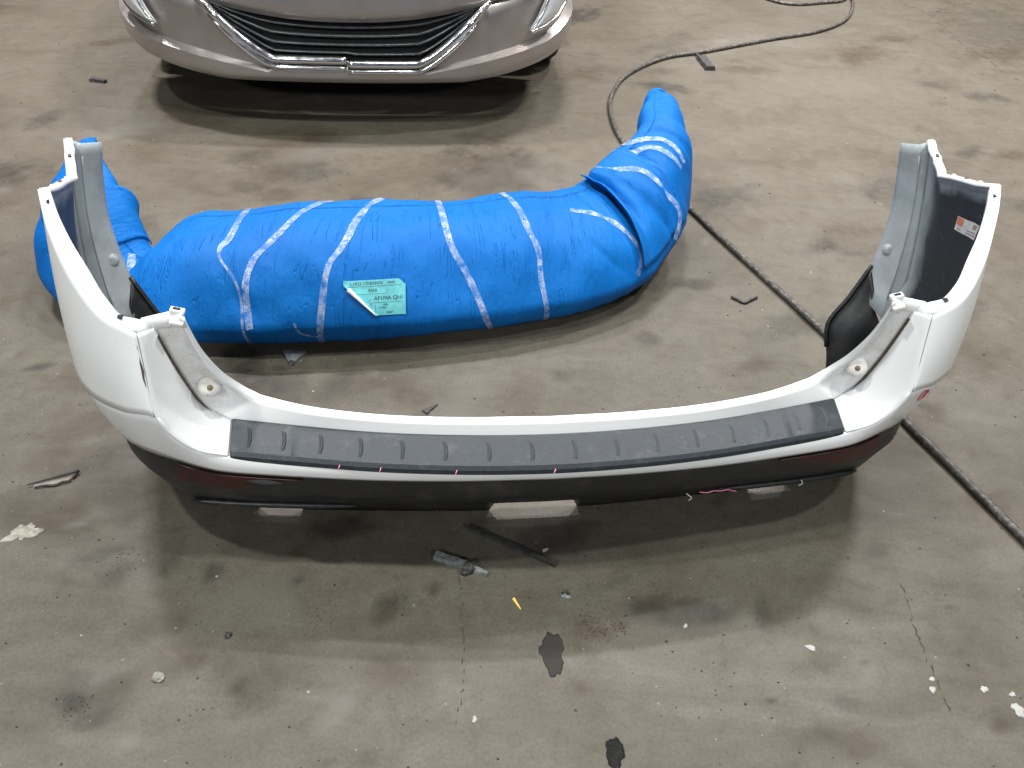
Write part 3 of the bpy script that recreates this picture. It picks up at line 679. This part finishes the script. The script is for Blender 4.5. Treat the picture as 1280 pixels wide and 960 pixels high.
for _k, tp in enumerate(TAPES): tape(tp, .018, d=.013 if _k == 6 else .005 if _k in (7, 8) else .0028, low=.38 if _k == 0 else .9)
tape([(6.5, 0.275), (6.55, 0.31), (6.7, 0.325)], .006, .004)

# teal label, peeling at its lower left corner
M_TEAL = simple('teal_paper', (.10, .42, .46), .5, var=.15, scale=70, bump=.2); M_BACKP = simple('label_back', (.78, .77, .75), .5)
LU0, LU1, LV0, LV1 = 6.95, 7.55, 0.188, 0.265      # left-right in station units, top-bottom round the roll
def lab(x, y, d): return bpt((LU0 + (LU1 - LU0) * x) / 16, LV0 + (LV1 - LV0) * y, d) + BWI
def label_outline_ok(x, y): return y - .10 < (x) * 1.75 + .06 if x < .52 else True
V, F, idx = [], [], {}
NX, NY = 28, 16
def xl(y): return max(0, (y - .12) * .58) if y > .12 else 0.0
for b in range(NY + 1):
    y = b / NY; x0 = xl(y)
    for a in range(NX + 1):
        x = x0 + (1 - x0) * a / NX; yy = y
        if x > .9 and y < (x - .9) * 1.6: yy = (x - .9) * 1.6
        lift = .0035 + .006 * max(0, 1 - (x - x0) / .08) ** 2 + (.004 * max(0, (x - .93) / .07))
        V.append(lab(x, yy, lift)); idx[a, b] = len(V) - 1
for b in range(NY):
    for a in range(NX): F.append((idx[a, b], idx[a + 1, b], idx[a + 1, b + 1], idx[a, b + 1]))
LABEL = meshobj('shipping_label', V, F, M_TEAL, BW)
LABEL['label'] = 'teal paper shipping label with its lower left corner curled up'
curl = []
_c0, _c1 = lab(xl(.24) + .012, .24, .013), lab(xl(1.0) + .012, 1.0, .010)
for i in range(15): curl.append(_c0.lerp(_c1, i / 14))
tube('label_curl', curl, [.0062 - .0048 * f / 14 for f in range(15)], M_BACKP, LABEL, 10)
M_INK2 = simple('label_ink', (.012, .02, .03), .7)
def label_text(body, x, y, h, wscale=1.0):
    cu = bpy.data.curves.new('t', 'FONT'); cu.body = body; cu.size = 1; cu.fill_mode = 'FRONT'; cu.resolution_u = 2
    to = bpy.data.objects.new('t', cu); COL.objects.link(to)
    dg = bpy.context.evaluated_depsgraph_get(); me = bpy.data.meshes.new_from_object(to.evaluated_get(dg))
    bpy.data.objects.remove(to)
    bm = bmesh.new(); bm.from_mesh(me); bmesh.ops.triangulate(bm, faces=bm.faces)
    for v in bm.verts: v.co = lab(x + v.co.x * h * wscale * .55, y - v.co.y * h, .0050)
    bm.to_mesh(me); bm.free(); me.name = 'lettering'
    link('lettering', me, M_INK2, LABEL, smooth=False)
label_text('L1R52 17K835476', .11, .125, .12, 1.05)
label_text('19FP6', .69, .125, .10, 1.05)
label_text('RIAR', .40, .32, .12, 1.05)
label_text('AF1MA QHC', .49, .56, .155, 1.05)
label_text('\u2713', .40, .60, .14, .7)
label_text('II', .43, .72, .15, .5)
label_text('4481', .64, .72, .08, 1)
label_text('13 8004', .56, .80, .075, 1)
label_text('8407', .70, .95, .09, 1)
def label_rule(x0, y0, x1, y1, t=.006):
    hz = abs(x1 - x0) > abs(y1 - y0); n = 12
    rows = [[lab(x0 + (x1 - x0) * i / n + (0 if hz else k * t * .5), y0 + (y1 - y0) * i / n + (k * t if hz else 0), .0046) for i in range(n + 1)] for k in (-1, 1)]
    grid_obj('ruled_line', rows, M_INK2, LABEL, smooth=False)
for a in ((.06, .17, .95, .17), (.12, .38, .70, .38), (.46, .63, .95, .63), (.52, .68, .52, .97), (.17, .25, .17, .36), (.70, .24, .70, .38), (.955, .2, .955, .9)): label_rule(*a, t=.004)

# ------------------------------------------------------------------ parked car front
def car_paint():
    t = NT('mauve_silver_paint'); o = t.obj()
    fl = t.noise(o, 900, 2); d = t.ramp(t.noise(o, 7, 8, .7), [(.45, g3(0)), (.75, g3(.35))])
    c = t.mix(d, (.40, .365, .355, 1), (.30, .265, .235, 1))
    t.set(Base_Color=c, Metallic=.75, Coat_Weight=.6, Coat_Roughness=.12)
    t.l(t.ramp(t.noise(o, 12, 6), [(.3, g3(.34)), (.7, g3(.5))]), t.b.inputs['Roughness'])
    t.bump(fl, .03, .0005); return t.m
M_CAR = car_paint(); M_CHROME = simple('chrome', (.78, .79, .80), .16, 1, var=.08, dirt=((.50, .49, .47, 1), 6, .5, .7, .4)); M_SLAT = simple('satin_slat', (.075, .08, .085), .3, .6); M_RUB = simple('tyre_rubber', (.02, .02, .02), .8, bump=.4)
M_LENS = NT('lamp_lens').set(Base_Color=(.55, .57, .60), Roughness=.08, Metallic=.25, Coat_Weight=1.0).m
CAR = empty('parked_car', (-.705, 3.25, 0), R(7.5)); CAR.scale = (1.08, 1.08, 1.08); tag(CAR, 'mauve silver car with chrome V grille, only its nose in view', 'car')
PL = crom([(0, 0, 0), (.14, .002, 0), (.28, .010, 0), (.42, .026, 0), (.54, .052, 0), (.65, .10, 0), (.74, .17, 0), (.81, .27, 0), (.855, .40, 0), (.875, .56, 0)], 6)
XS = [p.x for p in PL]
def vz(x):
    a = abs(x)
    return .258 if a < .25 else .258 + .192 * min(1, ((a - .25) / .24)) ** 1.3
def gz(x): a = abs(x); return .388 + .060 * (a / .49) ** 2.2
XG = .492
def rail(zf, off=0.0):
    out = []
    for i, p in enumerate(PL):
        t = PL[min(i + 1, len(PL) - 1)] - PL[max(i - 1, 0)]; n = Vector((-t.y, t.x, 0)).normalized()
        of = off(p.x) if callable(off) else off
        q = p + n * of; q.z = zf(p.x); out.append(q)
    return out
def zs(x): return vz(x) - .020 if x < .26 else .223 + (x - .26) / .48 * .085 if x < .74 else .308 + (x - .74) * .35
def sd(x): return .006 if x < .2 else min(.030, .006 + (x - .2) * .08)
r0 = rail(lambda x: .174 + .17 * max(0, x - .42) ** 1.15, .07); r1 = rail(lambda x: .182 + .17 * max(0, x - .42) ** 1.15, .012); r2 = rail(lambda x: .200 + .19 * max(0, x - .42) ** 1.15, 0); r3 = rail(lambda x: zs(x) - .012, -.004)
r4 = rail(lambda x: zs(x), lambda x: sd(x)); r5 = rail(lambda x: vz(x) if x < XG else .452 + (x - XG) * .12, lambda x: .012 if x < XG else .028)
r6 = rail(lambda x: max(gz(x), vz(x) + .002) if x < XG else .456 + (x - XG) * .12, .014)
r7 = rail(lambda x: .52 + .03 * x, .004); r8 = rail(lambda x: .60 + .03 * x, .012); r9 = rail(lambda x: .68 + .04 * x * 0, .045); r10 = rail(lambda x: .735, .12); r11 = rail(lambda x: .80, .35); r12 = rail(lambda x: .90, .80)
for r in (r9, r10, r11, r12):
    for p in r: p.x = min(p.x, .86)
r11 = [Vector((p.x, .40 + .25 * (p.x / .9) ** 2, .80 - .04 * (p.x / .9) ** 2)) for p in PL]; r10 = [Vector((p.x, .13 + .42 * (p.x / .9) ** 2, .735 - .01 * p.x)) for p in PL]
r12 = [Vector((p.x, 1.25 + .1 * (p.x / .9) ** 2, .96 - .05 * (p.x / .9) ** 2)) for p in PL]
lowf = grid_obj('front_fascia', ruled([r0, r1, r2, r3, r4, r5], 3), M_CAR, CAR, 1, flip=True); autosmooth(lowf, 50)
upf = grid_obj('hood', ruled([r6, r7, r8, r9, r10, r11, r12], 3), M_CAR, CAR, 1, flip=True); autosmooth(upf, 60)
for o in (lowf, upf): solid(o, .004, -1)
# side bodies behind the fascia
for s in (-1, 1):
    prof = [(.56, .19), (.58, .45), (.62, .56), (.74, .66), (.90, .70), (1.06, .66), (1.18, .56), (1.24, .40), (1.27, .20), (2.4, .20), (2.4, .92), (1.25, .91), (.56, .72)]
    V = [Vector((.875 * s, y, z)) for y, z in prof] + [Vector((.70 * s, y, z)) for y, z in prof]; n = len(prof)
    F = [tuple(range(n)), tuple(range(2 * n - 1, n - 1, -1))] + [(i, n + i, n + (i + 1) % n, (i + 1) % n) for i in range(n)]
    fd = meshobj('fender', V, F, M_CAR, CAR, smooth=False)
    bm = bmesh.new(); bm.from_mesh(fd.data); bmesh.ops.recalc_face_normals(bm, faces=bm.faces); bm.to_mesh(fd.data); bm.free()
    # wheel with tyre and rim
    def lathe(name, prof, mat, parent, c, seg=36):
        V, F = [], []
        for x, r in prof:
            for k in range(seg): a = 2 * math.pi * k / seg; V.append((c[0] + x * s, c[1] + r * math.cos(a), c[2] + r * math.sin(a)))
        for j in range(len(prof) - 1):
            for k in range(seg): k2 = (k + 1) % seg; F.append((j * seg + k, j * seg + k2, (j + 1) * seg + k2, (j + 1) * seg + k))
        return meshobj(name, V, F, mat, parent)
    ty = lathe('tyre', [(-.10, .19), (-.10, .29), (-.08, .305), (.08, .305), (.10, .29), (.10, .19)], M_RUB, CAR, (.77 * s, .91, .305))
    lathe('rim', [(.06, .02), (.085, .05), (.07, .12), (.09, .19)], M_SLAT, ty, (.77 * s, .91, .305))
boxobj('undertray', (0, 1.35, .235), (1.20, 2.3, .07), M_BLACK, CAR)
boxobj('engine_bay', (0, 1.38, .50), (1.30, 2.2, .44), M_DARK, CAR)
# grille
bk = [[p + Vector((0, .075, 0)) for p in rail(lambda x: z, .0)][:5 * 6] for z in (.22, .34, .47)]
grid_obj('grille_back', bk, M_DARK, CAR, 1)
for k, f in enumerate((.16, .40, .64, .86)):
    pts = []
    for x in [XG * .97 * (i / 30 * 2 - 1) for i in range(31)]:
        a = abs(x); i = min(range(len(XS)), key=lambda q: abs(XS[q] - a)); z = vz(x) * f + gz(x) * (1 - f)
        pts.append((x, PL[i].y + .030 + .004 * k, z - (.005 if x > 0 and k == 3 else 0)))
    tube('grille_slat', pts, .011, M_SLAT, CAR, 8, .55)
# chrome V, split and misaligned at the middle
for s in (-1, 1):
    for nm, dz, dy, w in (('chrome_strip', .006, -.005, .019), ('chrome_strip', -.022, -.004, .012)):
        if dz < 0: xs = [.002 + .46 * i / 24 for i in range(25)]
        else: xs = [.002 + .512 * i / 30 for i in range(31)]
        pts = []
        for x in xs:
            i = min(range(len(XS)), key=lambda q: abs(XS[q] - x)); i2 = min(i + 1, len(XS) - 1)
            y = PL[i].y; z = vz(x) if x < XG else .45 + (x - XG) * 1.1
            pts.append((x * s, y + dy + (.012 if x > .46 else 0), z + dz * (1 if x < .3 else 1) - (.012 if s > 0 else 0)))
        tube(nm, pts, [w * min(1, .5 + .5 * (len(xs) - i) / 6) for i in range(len(xs))], M_CHROME, CAR, 8, .85)
tube('bumper_seam', [(.004, -.006, .236), (.004, -.003, .215), (.004, .002, .197), (.004, .014, .182)], .0022, M_DARK, CAR, 6)
# fog lamps
for s in (-1, 1):
    def fpt(x, z, off):
        i = min(range(len(XS)), key=lambda q: abs(XS[q] - x)); t = PL[min(i + 1, len(PL) - 1)] - PL[max(i - 1, 0)]; n = Vector((t.y, -t.x, 0)).normalized()
        y = PL[i].y + (x - PL[i].x) * (t.y / max(t.x, .02)); return Vector(((x + n.x * off) * s, y + n.y * off, z))
    ol = crom([(.665, .342, 0), (.72, .352, 0), (.77, .375, 0), (.81, .42, 0), (.825, .48, 0), (.815, .54, 0), (.775, .53, 0), (.735, .46, 0), (.70, .39, 0), (.665, .342, 0)], 4)[:-1]
    c = Vector((.765, .45, 0)); V, F = [], []
    for k, (sc, of) in enumerate(((1, -.012), (1, .004), (.8, .012), (.4, .018))):
        for p in ol: q = c.lerp(p, sc); V.append(fpt(q.x, q.y, of))
    V.append(fpt(c.x, c.y, .019)); n = len(ol)
    for j in range(3):
        for k in range(n): k2 = (k + 1) % n; F.append((j * n + k, j * n + k2, (j + 1) * n + k2, (j + 1) * n + k))
    for k in range(n): F.append((3 * n + k, 3 * n + (k + 1) % n, 4 * n))
    fog = meshobj('fog_lamp', V, F, M_LENS, CAR)
    tube('fog_bezel', [fpt(p.x, p.y, .004) for p in ol + ol[:2]], .006, M_CHROME, fog, 6)
    dome('fog_bulb', fpt(.775, .46, .016), (fpt(.775, .46, .05) - fpt(.775, .46, 0)), .022, .012, M_CHROME, fog)

# ------------------------------------------------------------------ hose
M_HOSE = simple('dusty_hose_rubber', (.035, .033, .030), .55, var=.4, scale=90, bump=.3, dirt=((.20, .18, .15, 1), 60, .48, .66, .8))
hp = [(1.20, 1.06), (1.151, 1.199), (1.103, 1.332), (1.029, 1.537), (.998, 1.623), (.902, 1.957), (.781, 2.263), (.672, 2.529), (.591, 2.739), (.449, 3.104), (.384, 3.329), (.359, 3.586), (.379, 3.832), (.473, 4.117), (.677, 4.393), (.902, 4.537), (1.294, 4.816), (1.61, 5.024), (1.842, 5.291), (1.985, 5.629), (2.029, 5.921), (1.9, 6.4)]
hose = tube('air_hose', crom([(x, y, .0102) for x, y in hp], 8), .0098, M_HOSE, None, 10)
tag(hose, 'dusty black hose snaking across the floor under the right bumper corner', 'hose')
hose2 = tube('air_hose', crom([(x, y, .0102) for x, y in [(1.40, 6.6), (1.38, 6.0), (1.464, 5.70), (1.598, 5.60), (1.818, 5.68), (1.985, 5.80), (2.15, 6.2)]], 8), .0098, M_HOSE, None, 10)
tag(hose2, 'short loop of dusty hose at the top edge beside the longer hose', 'hose')

# ------------------------------------------------------------------ small debris on the floor
M_GREYPL = simple('grey_broken_plastic', (.16, .17, .175), .45, var=.5, scale=80, bump=.5); M_DKPL = simple('dark_debris', (.035, .033, .032), .55, var=.5, scale=90, bump=.5)
def flatbar(name, a, b, w, h, mat, parent=None, z=0, taper=1.0, tilt=0.0):
    A, Bv = Vector((*a, z)), Vector((*b, z)); d = (Bv - A).normalized(); s = Vector((-d.y, d.x, 0)); P = []
    n = 7; V, F = [], []
    for i in range(n):
        t = i / (n - 1); c = A.lerp(Bv, t) + Vector((0, 0, tilt * t)); ww = w / 2 * (1 + (taper - 1) * t) * (1 + .12 * math.sin(i * 2.3))
        V += [c - s * ww, c + s * ww, c + s * ww * .8 + Vector((0, 0, h)), c - s * ww * .8 + Vector((0, 0, h))]
    for i in range(n - 1):
        q = i * 4
        for k in range(4): F.append((q + k, q + (k + 1) % 4, q + 4 + (k + 1) % 4, q + 4 + k))
    F += [(0, 1, 2, 3), (4 * n - 1, 4 * n - 2, 4 * n - 3, 4 * n - 4)]
    o = meshobj(name, V, F, mat, parent, smooth=False)
    bm = bmesh.new(); bm.from_mesh(o.data); bmesh.ops.recalc_face_normals(bm, faces=bm.faces); bm.to_mesh(o.data); bm.free(); return o
o = flatbar('trim_strip', (-.079, 1.192), (.113, 1.104), .011, .008, M_DKPL, taper=.8, z=.001); tag(o, 'long thin dark trim strip on the floor just in front of the bumper shadow', 'trim strip')
SH = empty('plastic_shard', (-.08, 1.09, 0)); tag(SH, 'broken grey plastic shard with a knob, beside the long dark strip', 'plastic shard')
def rel(p): return (p[0] + .08, p[1] - 1.09)
flatbar('bar', rel((-.137, 1.110)), rel((-.070, 1.088)), .020, .010, M_GREYPL, SH, z=.001)
flatbar('broken_end', rel((-.070, 1.086)), rel((-.026, 1.070)), .022, .008, M_GREYPL, SH, z=.001, taper=.35)
blob_plate('knob', rel((-.066, 1.080)), .010, .014, .018, M_DKPL, SH, seed=3, rough=.4)
blob_plate('stub', rel((-.072, 1.070)), .008, .006, .010, M_DKPL, SH, seed=4, rough=.4)
o = flatbar('yellow_sliver', (.028, 1.017), (.043, .992), .006, .003, simple('yellow_plastic', (.85, .62, .14), .45), z=.0005, taper=.4); tag(o, 'small bright yellow sliver on the bare floor', 'sliver')
NUT = empty('metal_clip', (.13, 1.033, 0)); tag(NUT, 'tiny bent metal clip to the right of the yellow sliver', 'clip')
blob_plate('base', (0, -.003), .010, .006, .004, M_GREYPL, NUT, seed=9, rough=.5); tube('bent_tab', [(-.006, 0, .003), (-.003, .004, .010), (.003, .005, .010), (.007, -.001, .003)], .0022, M_DKPL, NUT, 6)
TR = empty('broken_trim', (-.99, 1.255, 0)); tag(TR, 'broken curved dark trim piece on the floor at the left edge', 'trim piece')
tube('edge', crom([(-.047, -.020, .006), (0, .004, .008), (.036, .022, .010), (.043, .030, .008)], 5), [.0015 + .0018 * min(1, i / 8) for i in range(16)], M_DKPL, TR, 6)
tube('edge', crom([(-.030, -.024, .003), (-.012, -.017, .004), (.008, -.014, .003), (.022, -.004, .005), (.034, .002, .004), (.043, .030, .006)], 5), .0025, M_DKPL, TR, 6)
flatbar('web', (-.034, -.020), (.036, .013), .014, .0025, simple('dusty_plastic', (.26, .23, .20), .7), TR, z=.001, taper=1.3)
def flake_mat():
    t = NT('pale_plaster'); o = t.obj(); t.set(Base_Color=t.mix(t.ramp(t.noise(o, 55, 7, .7), [(.35, g3(0)), (.65, g3(1))]), (.20, .18, .145, 1), (.46, .44, .39, 1)), Roughness=.9); t.bump(t.noise(o, 90, 6), .8, .004); return t.m
M_FLK = flake_mat()
o = blob_plate('plaster_flake', (-.985, 1.108), .030, .022, .003, M_FLK, rz=.9, rough=.5, seed=17, n=64); tag(o, 'ragged pale flake stuck to the floor near the left edge', 'flake')
WR = tube('bent_wire', crom([(.650, 2.168, .004), (.668, 2.152, .006), (.684, 2.139, .004), (.706, 2.156, .006), (.729, 2.175, .004)], 3), .0042, M_DKPL, None, 6); tag(WR, 'black V-shaped bent wire on the floor between the hose and the blue wrap', 'wire')
HC = empty('hose_clip', (.878, 4.37, 0)); tag(HC, 'small dark clip lying just below the far hose', 'clip')
flatbar('body', (-.006, .07), (.016, -.10), .05, .02, M_DKPL, HC, z=.001); tube('pin', [(-.012, .06, .01), (-.03, .13, .012)], .006, M_DKPL, HC, 6)
o = flatbar('leaf_shard', (-.212, 1.556), (-.184, 1.588), .020, .003, M_DKPL, taper=.2, z=.001); tag(o, 'small dark leaf-shaped shard just behind the white rear lip', 'shard')
PT = empty('triangular_bracket', (-.584, 1.735, 0)); tag(PT, 'small grey triangular bracket on the floor at the front foot of the blue wrap', 'bracket')
tri = meshobj('plate', [(-.035, .035, .001), (.030, .035, .001), (.004, -.030, .001), (-.035, .035, .006), (.030, .035, .006), (.004, -.030, .008)], [(0, 2, 1), (3, 4, 5), (0, 1, 4, 3), (1, 2, 5, 4), (2, 0, 3, 5)], M_GREYPL, PT, smooth=False)
dome('eyelet', (.004, -.018, .007), (0, 0, 1), .008, .003, M_DKPL, PT, 12)
def stone(x, y, r, mat, label, seed):
    bm = bmesh.new(); bmesh.ops.create_icosphere(bm, subdivisions=2, radius=r)
    for v in bm.verts: v.co *= 1 + .45 * noise.noise(v.co * (1.3 / r) + Vector((seed, 0, 0))); v.co.z = max(v.co.z * .6, -r * .3) + r * .3
    me = bpy.data.meshes.new('pebble'); bm.to_mesh(me); bm.free(); o = link('pebble', me, mat, None, False); o.location = (x, y, 0); o.rotation_euler.z = seed; tag(o, label, 'pebble')
stone(-.594, .802, .010, simple('pebble_stone', (.24, .23, .20), .7, var=.4), 'pale pebble on the floor at the lower left', 1.3)
stone(-.498, .896, .007, M_DKPL, 'tiny black pebble above the pale pebble at the lower left', 2.6)
o = flatbar('dark_chip', (-1.93, 3.64), (-1.86, 3.62), .035, .012, M_DKPL, taper=.6, z=.001); tag(o, 'dark chip on the floor to the left of the car nose', 'chip')
stone(.335, 3.03, .022, simple('rusty_lump', (.25, .12, .05), .9, var=.5), 'rusty brown lump touching the blue wrap by the hose', 4.1)
M_OIL = NT('oil'); _o = M_OIL.obj(); M_OIL.set(Base_Color=(.030, .028, .025), Roughness=.62, Specular_IOR_Level=.2); M_OIL = M_OIL.m
M_OIL2 = NT('wet_oil'); _o = M_OIL2.obj(); M_OIL2.set(Base_Color=(.012, .011, .011), Roughness=.08); M_OIL2.bump(M_OIL2.noise(_o, 260, 3), 1.0, .006); M_OIL2 = M_OIL2.m
o = blob_plate('oil_puddle', (.105, .900), .023, .043, .0004, M_OIL, rz=.20, rough=.26, seed=23, n=90); tag(o, 'matt dark oil patch in the middle foreground', 'oil puddle', kind=None)
o = blob_plate('oil_puddle', (.211, .715), .016, .028, .0010, M_OIL2, rz=.12, rough=.20, seed=31, n=80); tag(o, 'glossy black oil drop at the bottom edge', 'oil puddle')
# loose grit
V, F = [], []
rn = random.Random(5)
for i in range(900):
    y = .55 + 3.9 * rn.random() ** 1.7; x = (rn.random() * 2 - 1) * (.5 + y * .72); r = rn.choice((.0010, .0013, .0018, .0028)) * (1 + .3 * y) * .8
    b = len(V); a0 = rn.random() * 6.28; el = rn.uniform(.4, 1)
    for k in range(4): a = a0 + k * 1.57; V.append((x + r * math.cos(a), y + r * el * math.sin(a), .0005))
    V.append((x, y, r * .9)); F += [(b + k, b + (k + 1) % 4, b + 4) for k in range(4)]
V2, F2 = [], []
for (cx, cy, sx, n) in ((.19, .955, .030, 90), (.237, .968, .016, 60), (.165, .985, .018, 25), (-.20, 1.0, .02, 30), (-.34, .95, .025, 25), (.36, .90, .05, 14), (.41, .87, .05, 14), (-.76, 1.05, .045, 60), (-.71, .75, .03, 40), (-.36, 2.05, .2, 0)):
    for i in range(n):
        x, y = rn.gauss(cx, sx * .6), rn.gauss(cy, sx * .6); r = rn.choice((.0008, .0011, .0016, .0024)); b = len(V2); a0 = rn.random() * 6.28
        for k in range(4): a = a0 + k * 1.57; V2.append((x + r * math.cos(a), y + r * .7 * math.sin(a), .0005))
        V2.append((x, y, r * .7)); F2 += [(b + k, b + (k + 1) % 4, b + 4) for k in range(4)]
rf_ = meshobj('rust_flakes', V2, F2, simple('rust_flake', (.070, .040, .024), .9, var=.6, scale=200), None, False); tag(rf_, 'clusters of tiny rust flakes beside the oil patch', 'rust flakes', kind='stuff')
gr = meshobj('grit', V, F, M_DKPL, None, False); tag(gr, 'scattered dark grit and dust on the concrete', 'grit', kind='stuff')
